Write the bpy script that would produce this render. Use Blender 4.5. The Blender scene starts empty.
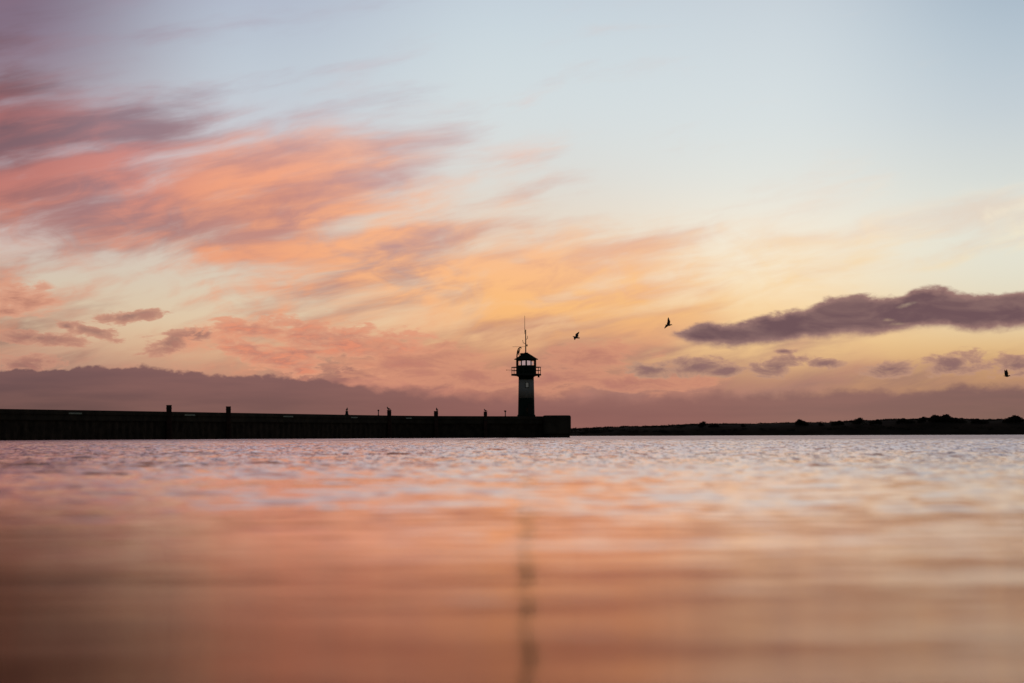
import bpy, bmesh, math, random
import numpy as np
from mathutils import Vector, Matrix, noise as mnoise

random.seed(7)
rng = np.random.default_rng(11)
scene = bpy.context.scene
COL = scene.collection
W, H = 1024, 683
LENS = 85.0
F = LENS / 36.0 * W            # focal length in pixels
CAM_H = 0.38
HY = 435.6                     # horizon row at the picture's middle
R = math.radians

# ------------------------------------------------------------------ camera
cam_d = bpy.data.cameras.new('camera')
cam = bpy.data.objects.new('camera', cam_d)
COL.objects.link(cam)
cam_d.lens = LENS
cam_d.sensor_width = 36.0
cam_d.clip_start = 0.05
cam_d.clip_end = 40000
pitch = math.atan((HY - H / 2) / F)
roll = R(0.17)
rot = (Matrix.Rotation(R(90) + pitch, 3, 'X') @ Matrix.Rotation(-roll, 3, 'Z'))
cam.matrix_world = Matrix.Translation((0, 0, CAM_H)) @ rot.to_4x4()
cam_d.dof.use_dof = True
cam_d.dof.focus_distance = 400.0
cam_d.dof.aperture_fstop = 1.8
cam_d.dof.aperture_blades = 0
scene.camera = cam


def ray(px, py):
    """world direction through a pixel of the photograph"""
    v = rot @ Vector(((px - W / 2) / F, -(py - H / 2) / F, -1.0))
    return v / v.y                                # y component = 1


def at(px, py, Y):
    d = ray(px, py)
    return Vector((0, 0, CAM_H)) + d * Y


# ------------------------------------------------------------------ colour helpers
def s2l(c):
    c = c / 255.0
    return c / 12.92 if c <= 0.04045 else ((c + 0.055) / 1.055) ** 2.4


def lin(rgb):
    return (s2l(rgb[0]), s2l(rgb[1]), s2l(rgb[2]), 1.0)


# ------------------------------------------------------------------ node mini-language
class NT:
    def __init__(self, tree):
        self.t = tree

    def new(self, kind):
        return self.t.nodes.new(kind)

    def put(self, sock, v):
        if isinstance(v, bpy.types.NodeSocket):
            self.t.links.new(v, sock)
        elif v is not None:
            sock.default_value = v

    def m(self, op, a, b=None, c=None, clamp=False):
        n = self.new('ShaderNodeMath')
        n.operation = op
        n.use_clamp = clamp
        for s, v in zip(n.inputs, (a, b, c)):
            self.put(s, v)
        return n.outputs[0]

    def vm(self, op, a, b=None, c=None):
        n = self.new('ShaderNodeVectorMath')
        n.operation = op
        for s, v in zip(n.inputs, (a, b, c)):
            self.put(s, v)
        return n.outputs['Value'] if op in ('LENGTH', 'DOT_PRODUCT') else n.outputs['Vector']

    def xyz(self, x, y, z=0.0):
        n = self.new('ShaderNodeCombineXYZ')
        for s, v in zip(n.inputs, (x, y, z)):
            self.put(s, v)
        return n.outputs[0]

    def mr(self, v, a, b, c=0.0, d=1.0, kind='SMOOTHSTEP'):
        n = self.new('ShaderNodeMapRange')
        n.interpolation_type = kind
        n.clamp = True
        for s, x in zip(n.inputs[:5], (v, a, b, c, d)):
            self.put(s, x)
        return n.outputs[0]

    def mix(self, f, a, b):
        n = self.new('ShaderNodeMix')
        n.data_type = 'RGBA'
        self.put(n.inputs['Factor'], f)
        self.put(n.inputs[6], a)
        self.put(n.inputs[7], b)
        return n.outputs[2]

    def mixf(self, f, a, b):
        n = self.new('ShaderNodeMix')
        n.data_type = 'FLOAT'
        self.put(n.inputs['Factor'], f)
        self.put(n.inputs[2], a)
        self.put(n.inputs[3], b)
        return n.outputs[0]

    def noise(self, vec, scale=1.0, detail=4.0, rough=0.5, dist=0.0, lac=2.0, color=False):
        n = self.new('ShaderNodeTexNoise')
        self.put(n.inputs['Vector'], vec)
        n.inputs['Scale'].default_value = scale
        n.inputs['Detail'].default_value = detail
        n.inputs['Roughness'].default_value = rough
        n.inputs['Lacunarity'].default_value = lac
        n.inputs['Distortion'].default_value = dist
        return n.outputs['Color'] if color else n.outputs['Fac']

    def ramp(self, fac, stops, interp='B_SPLINE', scalar=False):
        """stops: list of (position, value)"""
        n = self.new('ShaderNodeValToRGB')
        r = n.color_ramp
        r.interpolation = interp
        stops = sorted(stops, key=lambda q: q[0])
        while len(r.elements) < len(stops):
            r.elements.new(0.5)
        for e, (p, v) in zip(r.elements, stops):
            e.position = p
        for e, (p, v) in zip(r.elements, stops):
            e.color = (v, v, v, 1) if scalar else lin(v)
        self.put(n.inputs[0], fac)
        return n.outputs[0]


# ------------------------------------------------------------------ world: dusk sky
SUN_AZ = R(7.5)       # the glow behind the cloud bank, right of the lighthouse
SUN_EL = R(1.2)
world = bpy.data.worlds.new('World')
scene.world = world
world.use_nodes = True
wt = world.node_tree
wt.nodes.clear()
N = NT(wt)
dirv = N.new('ShaderNodeTexCoord').outputs['Generated']
dirn = N.vm('NORMALIZE', dirv)
sep = N.new('ShaderNodeSeparateXYZ')
wt.links.new(dirn, sep.inputs[0])
dx, dy, dz = sep.outputs
az = N.m('ARCTAN2', dx, dy)
el = N.m('ARCSINE', dz)
# sky angles in units of 1/F radian: U grows to the right, V grows downward, V = 435 is the horizon
U = N.m('MULTIPLY_ADD', az, F, 512.0)
V = N.m('MULTIPLY_ADD', el, -F, 435.0)


def ua(px):
    return 512.0 + F * math.atan((px - 512.0) / F)


VT, VB = -900.0, 440.0
vt = N.mr(V, VT, VB, 0.0, 1.0, 'LINEAR')


def grid(cols, fac=vt, scalar=False, interp='B_SPLINE', Uc=U):
    """cols: list of (px, [(py, value), ...]); ramps along elevation blended along azimuth"""
    out = None
    prev = None
    for px, stops in cols:
        r = N.ramp(fac, [((py - VT) / (VB - VT), v) for py, v in stops], interp, scalar)
        if out is None:
            out = r
        else:
            f = N.mr(Uc, ua(prev), ua(px))
            out = N.mix(f, out, r)
        prev = px
    return out


# slow warp of the coordinates so nothing follows the grid
uv = N.xyz(U, V, 0.0)
wn = N.noise(N.vm('MULTIPLY', uv, (1 / 170.0, 1 / 80.0, 1.0)), 1.0, 1.5, 0.45, color=True)
wv = N.vm('MULTIPLY', N.vm('SUBTRACT', wn, (0.5, 0.5, 0.5)), (80.0, 22.0, 0.0))
uvw = N.vm('ADD', uv, wv)
sw = N.new('ShaderNodeSeparateXYZ')
wt.links.new(uvw, sw.inputs[0])
Uw, Vw = sw.outputs[0], sw.outputs[1]
vtw = N.mr(Vw, VT, VB, 0.0, 1.0, 'LINEAR')

HIGH0 = [(-900, (26, 18, 18)), (-500, (36, 24, 24)), (-200, (78, 56, 60))]  # sky above the frame, colours invented to tint and darken the water's reflections
HIGH1 = [(-900, (60, 38, 34)), (-500, (96, 60, 50)), (-200, (150, 112, 112))]
HIGH2 = [(-900, (80, 50, 40)), (-500, (150, 94, 72)), (-200, (200, 160, 148))]
HIGH3 = [(-900, (80, 58, 48)), (-500, (150, 108, 86)), (-200, (200, 178, 168))]
HIGH4 = [(-900, (60, 50, 46)), (-500, (112, 92, 82)), (-200, (165, 158, 160))]
clear = grid([
    (0, HIGH0 + [(-40, (110, 90, 106)), (40, (138, 121, 142)), (90, (152, 134, 146)), (150, (196, 192, 202)), (210, (205, 188, 188)),
                (250, (210, 192, 182)), (280, (212, 198, 178)), (320, (216, 190, 158)), (350, (205, 165, 138)), (380, (165, 120, 108)), (430, (110, 82, 80))]),
    (256, HIGH1 + [(-40, (170, 176, 198)), (40, (187, 198, 210)), (100, (197, 206, 215)), (150, (205, 200, 205)), (210, (218, 200, 188)),
                  (270, (216, 203, 185)), (320, (228, 204, 170)), (350, (226, 182, 142)), (380, (185, 130, 112)), (430, (122, 88, 86))]),
    (512, HIGH2 + [(-40, (188, 202, 216)), (40, (205, 217, 223)), (120, (214, 222, 224)), (180, (220, 218, 212)), (230, (232, 215, 195)),
                  (280, (240, 209, 178)), (320, (247, 199, 150)), (350, (228, 172, 125)), (380, (185, 125, 105)), (430, (140, 90, 84))]),
    (768, HIGH3 + [(-40, (192, 203, 214)), (40, (206, 216, 222)), (120, (216, 224, 226)), (180, (226, 228, 222)), (230, (244, 234, 216)),
                  (280, (250, 232, 200)), (320, (249, 207, 148)), (350, (238, 196, 140)), (380, (190, 138, 112)), (430, (148, 106, 96))]),
    (1024, HIGH4 + [(-40, (160, 176, 194)), (40, (180, 196, 208)), (120, (198, 208, 215)), (180, (214, 219, 215)), (230, (228, 228, 216)),
                   (280, (228, 224, 205)), (320, (230, 212, 178)), (350, (230, 188, 128)), (380, (196, 145, 108)), (430, (140, 105, 92))]),
])

dens = grid([
    (0, [(-300, 0), (-120, .1), (0, .36), (40, .35), (80, .80), (110, .9), (140, .9), (170, .92), (200, .9), (230, .72), (260, .25), (290, .78), (320, .42), (350, .45), (380, .5)]),
    (128, [(-300, 0), (-120, .1), (0, .3), (40, .25), (80, .3), (110, .62), (140, .88), (170, .75), (200, .92), (230, .88), (255, .7), (285, .05), (320, .36), (350, .36), (380, .4)]),
    (256, [(-300, 0), (-120, .1), (0, .15), (40, .15), (80, .15), (115, .2), (150, .72), (180, .95), (210, .92), (240, .85), (265, .75), (300, .2), (325, .55), (350, .62), (380, .5)]),
    (384, [(-300, 0), (-120, .1), (0, .1), (60, .15), (110, .42), (145, .7), (175, .85), (205, .55), (235, .74), (270, .8), (300, .6), (325, .25), (350, .7), (380, .9)]),
    (512, [(-300, 0), (-120, .1), (0, .2), (20, .05), (100, .1), (145, .62), (170, .28), (200, .4), (235, .6), (270, .82), (300, .72), (325, .62), (350, .7), (380, .8)]),
    (640, [(-300, 0), (100, .0), (190, .05), (225, .42), (255, .86), (285, .8), (310, .8), (345, .78), (380, .85)]),
    (768, [(-300, 0), (100, 0), (200, .15), (235, .58), (255, .62), (290, .3), (340, .2), (375, .5), (400, .6)]),
    (1024, [(-300, 0), (160, 0), (190, .28), (215, .7), (240, .45), (270, .1), (340, .15), (375, .4), (400, .5)]),
], vtw, True, Uc=Uw)

lit = grid([
    (0, [(-300, (130, 118, 140)), (0, (140, 116, 134)), (80, (132, 96, 102)), (120, (158, 100, 102)), (190, (198, 122, 112)), (215, (214, 138, 116)), (280, (218, 142, 114)), (310, (205, 135, 110)), (350, (200, 145, 120))]),
    (128, [(-300, (140, 138, 160)), (0, (168, 156, 174)), (80, (165, 140, 150)), (140, (206, 134, 128)), (190, (212, 136, 120)), (230, (220, 144, 122)), (300, (215, 152, 125)), (340, (215, 150, 125))]),
    (256, [(-300, (150, 150, 172)), (0, (182, 180, 194)), (80, (188, 182, 192)), (140, (228, 168, 150)), (180, (246, 162, 122)), (220, (238, 162, 124)), (260, (238, 162, 122)), (320, (238, 152, 112)), (350, (220, 145, 115))]),
    (384, [(-300, (150, 155, 178)), (0, (190, 195, 208)), (110, (205, 192, 196)), (160, (248, 172, 132)), (230, (250, 178, 132)), (300, (250, 188, 132)), (340, (226, 155, 125)), (375, (200, 135, 115))]),
    (512, [(-300, (155, 160, 182)), (0, (214, 206, 212)), (150, (242, 188, 166)), (220, (242, 200, 168)), (260, (250, 186, 140)), (320, (253, 192, 114)), (350, (218, 155, 124)), (375, (196, 130, 110))]),
    (640, [(0, (200, 205, 214)), (220, (242, 206, 170)), (260, (250, 190, 140)), (300, (255, 199, 122)), (340, (224, 160, 124)), (375, (184, 126, 110))]),
    (768, [(0, (205, 212, 216)), (210, (244, 228, 212)), (250, (244, 208, 165)), (300, (253, 216, 158)), (350, (222, 166, 130)), (375, (174, 126, 112))]),
    (1024, [(0, (190, 198, 208)), (210, (250, 240, 218)), (300, (240, 215, 165)), (350, (225, 175, 120)), (375, (162, 120, 108))]),
], vtw, Uc=Uw)

shade = grid([
    (0, [(-300, (118, 108, 130)), (0, (124, 104, 118)), (100, (110, 78, 84)), (150, (122, 96, 106)), (185, (156, 98, 96)), (240, (186, 128, 120)), (310, (150, 110, 100)), (350, (135, 98, 94))]),
    (128, [(-300, (135, 130, 152)), (0, (158, 147, 165)), (100, (142, 116, 126)), (170, (152, 120, 127)), (230, (172, 124, 124)), (330, (142, 106, 98))]),
    (256, [(-300, (148, 148, 170)), (0, (177, 174, 190)), (100, (170, 165, 178)), (170, (205, 134, 118)), (230, (192, 134, 124)), (270, (194, 144, 132)), (350, (155, 105, 100))]),
    (384, [(-300, (148, 150, 172)), (100, (178, 172, 184)), (150, (204, 154, 146)), (215, (190, 150, 150)), (270, (194, 144, 132)), (350, (158, 106, 98))]),
    (512, [(-300, (150, 155, 178)), (100, (196, 193, 200)), (160, (208, 174, 168)), (230, (216, 168, 147)), (280, (234, 170, 130)), (350, (168, 116, 106))]),
    (640, [(0, (200, 205, 214)), (220, (220, 190, 175)), (250, (234, 178, 146)), (300, (244, 184, 134)), (350, (168, 120, 110))]),
    (768, [(0, (205, 212, 216)), (220, (234, 214, 198)), (250, (238, 200, 170)), (320, (222, 172, 135)), (370, (142, 108, 105))]),
    (1024, [(0, (190, 198, 208)), (220, (238, 225, 205)), (320, (218, 175, 140)), (370, (132, 102, 100))]),
], vtw, Uc=Uw)

# streaks: coordinates turned so that the bands climb to the right
th = R(11.5)
us = N.m('ADD', N.m('MULTIPLY', Uw, math.cos(th)), N.m('MULTIPLY', V, -math.sin(th)))
vs = N.m('ADD', N.m('MULTIPLY', Uw, math.sin(th)), N.m('MULTIPLY', Vw, math.cos(th)))
p1 = N.xyz(N.m('MULTIPLY', us, 1 / 175.0), N.m('MULTIPLY', vs, 1 / 30.0), 3.1)
n1 = N.noise(p1, 1.0, 5.0, 0.52, 0.12)
p2 = N.xyz(N.m('MULTIPLY', us, 1 / 185.0), N.m('MULTIPLY', vs, 1 / 31.0), 8.4)
n2 = N.noise(p2, 1.0, 5.0, 0.54, 0.15)
p3 = N.xyz(N.m('MULTIPLY', us, 1 / 62.0), N.m('MULTIPLY', vs, 1 / 13.0), 21.0)
n3 = N.noise(p3, 1.0, 5.0, 0.6, 0.2)
n4 = N.noise(N.xyz(N.m('MULTIPLY', us, 1 / 52.0), N.m('MULTIPLY', vs, 1 / 25.0), 33.0), 1.0, 4.0, 0.55, 0.8)
a_m = N.m('ADD', N.m('ADD', N.m('MULTIPLY', N.m('SUBTRACT', n1, 0.5), 1.7), N.m('MULTIPLY', N.m('SUBTRACT', n3, 0.5), 0.4)), dens)
lowf = N.mr(V, 170.0, 260.0, 0.45, 1.0)
a_m = N.m('ADD', a_m, N.m('MULTIPLY', N.m('MULTIPLY', N.m('SUBTRACT', n4, 0.5), 0.8), lowf))
maskA = N.mr(a_m, 0.14, 0.94)
sh = N.mr(N.m('ADD', n2, N.m('MULTIPLY', N.m('MULTIPLY', N.m('SUBTRACT', n4, 0.5), 0.6), lowf)), 0.32, 0.66)
colA = N.mix(sh, shade, lit)
sky = N.mix(N.m('MULTIPLY', maskA, 0.96), clear, colA)

# ---- individual low clouds
def blobs(lst, gain=1.0):
    out = None
    for (x, y, rx, ry, tilt) in lst:
        x = ua(x)
        t = R(tilt)
        # rotated ellipse: a dot product per axis
        e1 = (math.cos(t) / rx, -math.sin(t) / rx)
        e2 = (math.sin(t) / ry, math.cos(t) / ry)
        q = N.vm('SUBTRACT', uv, (x, y, 0.0))
        a = N.vm('DOT_PRODUCT', q, (e1[0], e1[1], 0.0))
        b = N.vm('DOT_PRODUCT', q, (e2[0], e2[1], 0.0))
        l = N.m('SQRT', N.m('ADD', N.m('MULTIPLY', a, a), N.m('MULTIPLY', b, b)))
        v = N.m('SUBTRACT', 1.0, l)
        out = v if out is None else N.m('SMOOTH_MAX', out, v, 0.15)
    return out


def cloud(under, lst, body, rim, soft=0.16, amp=2.6, op=1.0, fine=0.8, floor=0.0, size=(30.0, 13.0), seed=1.7, body2=None):
    f = blobs(lst)
    q = N.xyz(N.m('MULTIPLY', U, 1 / size[0]), N.m('MULTIPLY', V, 1 / size[1]), seed)
    edge = N.noise(q, 1.0, 5.0, 0.62, 0.4)
    ef = N.noise(q, 2.7, 4.0, 0.6, 0.3)
    nn = N.m('ADD', N.m('MULTIPLY', N.m('SUBTRACT', edge, 0.5), amp), N.m('MULTIPLY', N.m('SUBTRACT', ef, 0.5), fine))
    nn = N.m('MINIMUM', nn, N.m('MULTIPLY_ADD', f, 1.2, 0.45))
    d = N.m('ADD', f, nn)
    mask = N.mr(d, floor, floor + soft * 2)
    thick = N.mr(d, floor + soft * 0.6, floor + soft * 5.0)
    if body2 is not None:
        body = N.mix(N.mr(N.m('MULTIPLY_ADD', ef, 0.5, N.m('MULTIPLY', edge, 0.5)), 0.38, 0.62), body, body2)
    c = N.mix(thick, rim, body)
    return N.mix(N.m('MULTIPLY', mask, op), under, c)


# soft pale gap clouds / puffs at lower left, warm undersides
sky = cloud(sky, [(14, 296, 44, 20, -8), (2, 312, 40, 8, 0)], lin((196, 126, 104)), lin((222, 160, 132)), op=0.9, soft=0.3, size=(50, 16), seed=4.2, body2=lin((172, 112, 98)))
sky = cloud(sky, [(20, 364, 50, 11, 0), (66, 326, 16, 6, -18), (94, 331, 34, 8, -14), (128, 316, 40, 8, 8), (40, 338, 60, 8, -4), (172, 341, 40, 12, 12), (198, 334, 20, 9, 6)],
            lin((140, 102, 97)), lin((204, 148, 124)), op=0.88, soft=0.2, seed=9.1, body2=lin((172, 118, 106)))
sky = cloud(sky, [(250, 350, 64, 18, -14), (285, 362, 44, 13, -12), (330, 338, 96, 24, -4), (255, 328, 64, 14, 0), (300, 352, 54, 14, 0), (385, 352, 64, 24, 0)],
            lin((158, 106, 104)), lin((226, 160, 128)), op=0.88, soft=0.24, amp=3.4, size=(40, 14), seed=14.0, body2=lin((226, 142, 112)))
sky = cloud(sky, [(420, 362, 86, 28, 0), (470, 376, 60, 22, 0), (590, 358, 70, 20, 6), (560, 378, 80, 20, 0), (640, 382, 90, 14, 0)],
            lin((172, 114, 103)), lin((216, 150, 120)), op=0.78, soft=0.26, size=(50, 17), seed=18.0, body2=lin((184, 122, 108)))
# dark puffs on the right, in a row below the long cloud: flat feet, billowed tops
PUFF = [(652, 370, 30, 9, 0), (700, 367, 38, 12, 4), (726, 371, 26, 7, 0), (778, 367, 36, 12, 6), (823, 365, 22, 6, 0), (890, 371, 34, 9, 6), (953, 366, 36, 14, 8),
        (1016, 368, 40, 13, 0), (784, 352, 14, 3, 0)]
sky = cloud(sky, PUFF, lin((130, 100, 99)), lin((192, 148, 124)), soft=0.24, amp=2.6, fine=0.6, size=(28, 13), seed=23.0, floor=-0.06, body2=lin((146, 110, 106)))
# long dark cloud between an upper and a lower edge
ub = N.mr(U, -100.0, 1124.0, 0.0, 1.0, 'LINEAR')


def ux(px):
    return (ua(px) + 100.0) / 1224.0


def edge_curve(pts, lo, span):
    r = N.ramp(ub, [(ux(p), (v - lo) / span) for p, v in pts], 'CARDINAL', True)
    return N.m('MULTIPLY_ADD', r, span, lo)


c_top = edge_curve([(-80, 372), (600, 372), (650, 345), (670, 334), (688, 327), (706, 323), (735, 323), (767, 316), (806, 310), (822, 301), (848, 297.5), (886, 298.5), (903, 299), (912, 292.5), (932, 290.5), (956, 292), (970, 296), (1015, 296), (1060, 294), (1120, 297)], 260.0, 120.0)
c_bot = edge_curve([(-80, 290), (600, 290), (650, 320), (666, 331), (688, 341), (713, 346), (749, 346.5), (774, 343.5), (802, 339.5), (838, 336.5), (873, 335), (905, 332), (930, 328), (969, 332.5), (1024, 329), (1120, 328)], 260.0, 120.0)
q1 = N.noise(N.xyz(N.m('MULTIPLY', U, 1 / 30.0), N.m('MULTIPLY', V, 1 / 15.0), 1.7), 1.0, 5.0, 0.55, 0.3)
q2 = N.noise(N.xyz(N.m('MULTIPLY', U, 1 / 70.0), N.m('MULTIPLY', V, 1 / 22.0), 6.7), 1.0, 4.0, 0.55, 0.5)
q3 = N.noise(N.xyz(N.m('MULTIPLY', U, 1 / 13.0), N.m('MULTIPLY', V, 1 / 8.0), 4.4), 1.0, 4.0, 0.6, 0.2)
jit = N.m('ADD', N.m('MULTIPLY', N.m('SUBTRACT', q1, 0.5), 15.0), N.m('MULTIPLY', N.m('SUBTRACT', q3, 0.5), 8.0))
d_top = N.m('ADD', N.m('SUBTRACT', V, c_top), jit)
d_bot = N.m('ADD', N.m('SUBTRACT', c_bot, V), N.m('MULTIPLY', jit, 0.7))
m_top = N.mr(d_top, -2.5, 3.5)
m_bot = N.mr(d_bot, -5.0, 4.0)
m_slab = N.m('MULTIPLY', m_top, m_bot)
bodyc = N.mix(N.mr(q2, 0.36, 0.62), lin((112, 85, 89)), lin((136, 106, 103)))
rim_t = N.mr(N.m('MINIMUM', d_top, d_bot), 0.0, 9.0)
bodyc = N.mix(rim_t, lin((160, 124, 116)), bodyc)
# a few holes let the bright sky through in the middle of the cloud
hole = cloud(lin((0, 0, 0)), [(898, 326, 10, 3, 0), (908, 307, 16, 3, 14), (888, 322, 8, 2.5, 0)], lin((255, 255, 255)), lin((120, 120, 120)), soft=0.3, amp=1.2, size=(14, 7), seed=3.0, op=0.28)
sh_ = N.new('ShaderNodeSeparateColor')
wt.links.new(hole, sh_.inputs[0])
m_slab = N.m('MULTIPLY', m_slab, N.m('SUBTRACT', 1.0, sh_.outputs[0]))
sky = N.mix(m_slab, sky, bodyc)

# ---- the bank along the horizon
top = N.ramp(ub, [(ux(p), (v - 340) / 80.0) for p, v in
                  ((-80, 372), (0, 371), (60, 369), (140, 365), (168, 371), (250, 375), (320, 379), (400, 386), (470, 388), (560, 388), (640, 389),
                   (720, 388), (780, 391), (850, 388), (900, 390), (960, 386), (1040, 388))], 'CARDINAL', True)
topv = N.m('MULTIPLY_ADD', top, 80.0, 340.0)
bump = N.noise(N.xyz(N.m('MULTIPLY', U, 1 / 26.0), N.m('MULTIPLY', V, 1 / 18.0), 2.0), 1.0, 5.0, 0.55)
bd = N.m('ADD', N.m('SUBTRACT', V, topv), N.m('MULTIPLY', N.m('SUBTRACT', bump, 0.5), 22.0))
soft_b = N.ramp(ub, [(ux(-80), .03), (ux(320), .05), (ux(420), .28), (ux(560), .5), (ux(700), .35), (ux(820), .22), (ux(1040), .16)], 'LINEAR', True)
bmask = N.mr(bd, -1.5, N.m('MULTIPLY_ADD', soft_b, 40.0, 0.5))
bank = grid([
    (0, [(350, (120, 90, 90)), (385, (110, 81, 81)), (412, (100, 75, 71)), (435, (104, 78, 72))]),
    (256, [(350, (136, 99, 96)), (385, (126, 90, 88)), (412, (118, 86, 81)), (435, (120, 87, 82))]),
    (512, [(350, (162, 114, 106)), (385, (150, 104, 97)), (412, (139, 94, 89)), (435, (140, 92, 86))]),
    (660, [(350, (166, 120, 112)), (385, (152, 108, 100)), (412, (140, 97, 91)), (435, (142, 97, 90))]),
    (820, [(350, (150, 112, 104)), (385, (142, 106, 98)), (412, (134, 98, 92)), (435, (150, 110, 96))]),
    (1024, [(350, (134, 102, 98)), (385, (130, 98, 94)), (412, (126, 96, 88)), (435, (138, 104, 90))]),
])
bn = N.noise(N.xyz(N.m('MULTIPLY', U, 1 / 120.0), N.m('MULTIPLY', V, 1 / 14.0), 12.0), 1.0, 4.0, 0.5)
bank = N.mix(N.mr(bn, 0.3, 0.75, 0.0, 0.35), bank, N.mix(0.5, bank, lin((178, 124, 110))))
sky = N.mix(bmask, sky, bank)

# ---- away from the afterglow the dusk sky itself (Nishita, sun on the horizon)
st = N.new('ShaderNodeTexSky')
st.sky_type = 'NISHITA'
st.sun_disc = False
st.sun_elevation = SUN_EL
st.sun_rotation = SUN_AZ
st.air_density = 1.2
st.dust_density = 1.5
st.ozone_density = 2.0
bg_dusk = N.new('ShaderNodeBackground')
wt.links.new(st.outputs[0], bg_dusk.inputs['Color'])
bg_dusk.inputs['Strength'].default_value = 0.15
bg_glow = N.new('ShaderNodeBackground')
wt.links.new(sky, bg_glow.inputs['Color'])
bg_glow.inputs['Strength'].default_value = 1.0
away = N.mr(N.m('ABSOLUTE', az), R(22), R(75))
mixs = N.new('ShaderNodeMixShader')
wt.links.new(away, mixs.inputs[0])
wt.links.new(bg_glow.outputs[0], mixs.inputs[1])
wt.links.new(bg_dusk.outputs[0], mixs.inputs[2])
wo = N.new('ShaderNodeOutputWorld')
wt.links.new(mixs.outputs[0], wo.inputs[0])

# ------------------------------------------------------------------ sun (low, veiled by the cloud bank)
sd = bpy.data.lights.new('sun', 'SUN')
sun = bpy.data.objects.new('sun', sd)
COL.objects.link(sun)
sd.energy = 0.03
sd.angle = R(60)
sd.color = (1.0, 0.72, 0.5)
to_sun = Vector((math.sin(SUN_AZ) * math.cos(SUN_EL), math.cos(SUN_AZ) * math.cos(SUN_EL), math.sin(SUN_EL)))
sun.rotation_euler = to_sun.to_track_quat('Z', 'Y').to_euler()
sun.location = (0, 0, 60)


# ------------------------------------------------------------------ materials
def material(name, base, rough=0.7, metal=0.0, var=0.25, scale=3.0, bump=0.0, spec=0.4):
    m = bpy.data.materials.new(name)
    m.use_nodes = True
    nt = m.node_tree
    nt.nodes.clear()
    n = NT(nt)
    out = n.new('ShaderNodeOutputMaterial')
    b = n.new('ShaderNodeBsdfPrincipled')
    nt.links.new(b.outputs[0], out.inputs[0])
    co = n.new('ShaderNodeTexCoord').outputs['Object']
    nz = n.noise(co, scale, 6.0, 0.6)
    dark = tuple(c * (1 - var) for c in base) + (1,)
    lite = tuple(min(1, c * (1 + var)) for c in base) + (1,)
    c = n.mix(n.mr(nz, 0.3, 0.7), dark, lite)
    n.put(b.inputs['Base Color'], c)
    b.inputs['Roughness'].default_value = rough
    b.inputs['Metallic'].default_value = metal
    b.inputs['Specular IOR Level'].default_value = spec
    if bump:
        bn_ = n.new('ShaderNodeBump')
        bn_.inputs['Strength'].default_value = bump
        n.put(bn_.inputs['Height'], n.noise(co, scale * 4, 5.0, 0.6))
        nt.links.new(bn_.outputs[0], b.inputs['Normal'])
    return m


M = {
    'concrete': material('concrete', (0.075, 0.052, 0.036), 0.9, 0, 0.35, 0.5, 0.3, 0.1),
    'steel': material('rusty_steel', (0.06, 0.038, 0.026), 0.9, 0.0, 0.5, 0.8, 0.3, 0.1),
    'marking': material('pale_strip', (0.6, 0.58, 0.46), 0.9, 0, 0.2, 2.0, 0, 0.1),
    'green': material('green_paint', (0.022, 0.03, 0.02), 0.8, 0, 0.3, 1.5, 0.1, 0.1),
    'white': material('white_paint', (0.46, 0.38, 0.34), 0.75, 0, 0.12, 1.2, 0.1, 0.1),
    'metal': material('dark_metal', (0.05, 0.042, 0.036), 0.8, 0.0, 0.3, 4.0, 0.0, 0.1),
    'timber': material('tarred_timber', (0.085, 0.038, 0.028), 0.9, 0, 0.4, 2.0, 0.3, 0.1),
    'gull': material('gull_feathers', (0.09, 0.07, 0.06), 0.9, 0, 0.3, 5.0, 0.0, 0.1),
    'soil': material('headland_ground', (0.05, 0.032, 0.022), 0.95, 0, 0.4, 0.05, 0.0, 0.05),
    'foliage': material('foliage', (0.06, 0.04, 0.028), 0.95, 0, 0.6, 0.3, 0.0, 0.05),
    'bark': material('bark', (0.03, 0.022, 0.016), 0.95, 0, 0.4, 1.0, 0.0, 0.05),
}


def emissive(name, base, col, strength):
    m = material(name, base, 0.3)
    b = m.node_tree.nodes['Principled BSDF'] if 'Principled BSDF' in m.node_tree.nodes else [x for x in m.node_tree.nodes if x.type == 'BSDF_PRINCIPLED'][0]
    b.inputs['Emission Color'].default_value = col
    b.inputs['Emission Strength'].default_value = strength
    return m


M['lamp'] = emissive('lit_lens', (0.6, 0.6, 0.6), (1.0, 0.70, 0.70, 1), 0.42)
M['pale_window'] = emissive('pale_window', (0.3, 0.3, 0.28), (1.0, 0.95, 0.85, 1), 0.045)  # upper tower pane, given a weak emission

g = bpy.data.materials.new('window_glass')
g.use_nodes = True
g.node_tree.nodes.clear()
gn = NT(g.node_tree)
go = gn.new('ShaderNodeOutputMaterial')
gt = gn.new('ShaderNodeBsdfTransparent')
gg = gn.new('ShaderNodeBsdfGlossy')
gg.inputs['Roughness'].default_value = 0.03
gm = gn.new('ShaderNodeMixShader')
gn.put(gm.inputs[0], gn.mr(gn.noise(gn.new('ShaderNodeTexCoord').outputs['Object'], 3.0), 0.3, 0.7, 0.06, 0.1))
g.node_tree.links.new(gt.outputs[0], gm.inputs[1])
g.node_tree.links.new(gg.outputs[0], gm.inputs[2])
g.node_tree.links.new(gm.outputs[0], go.inputs[0])
M['glass'] = g

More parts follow.
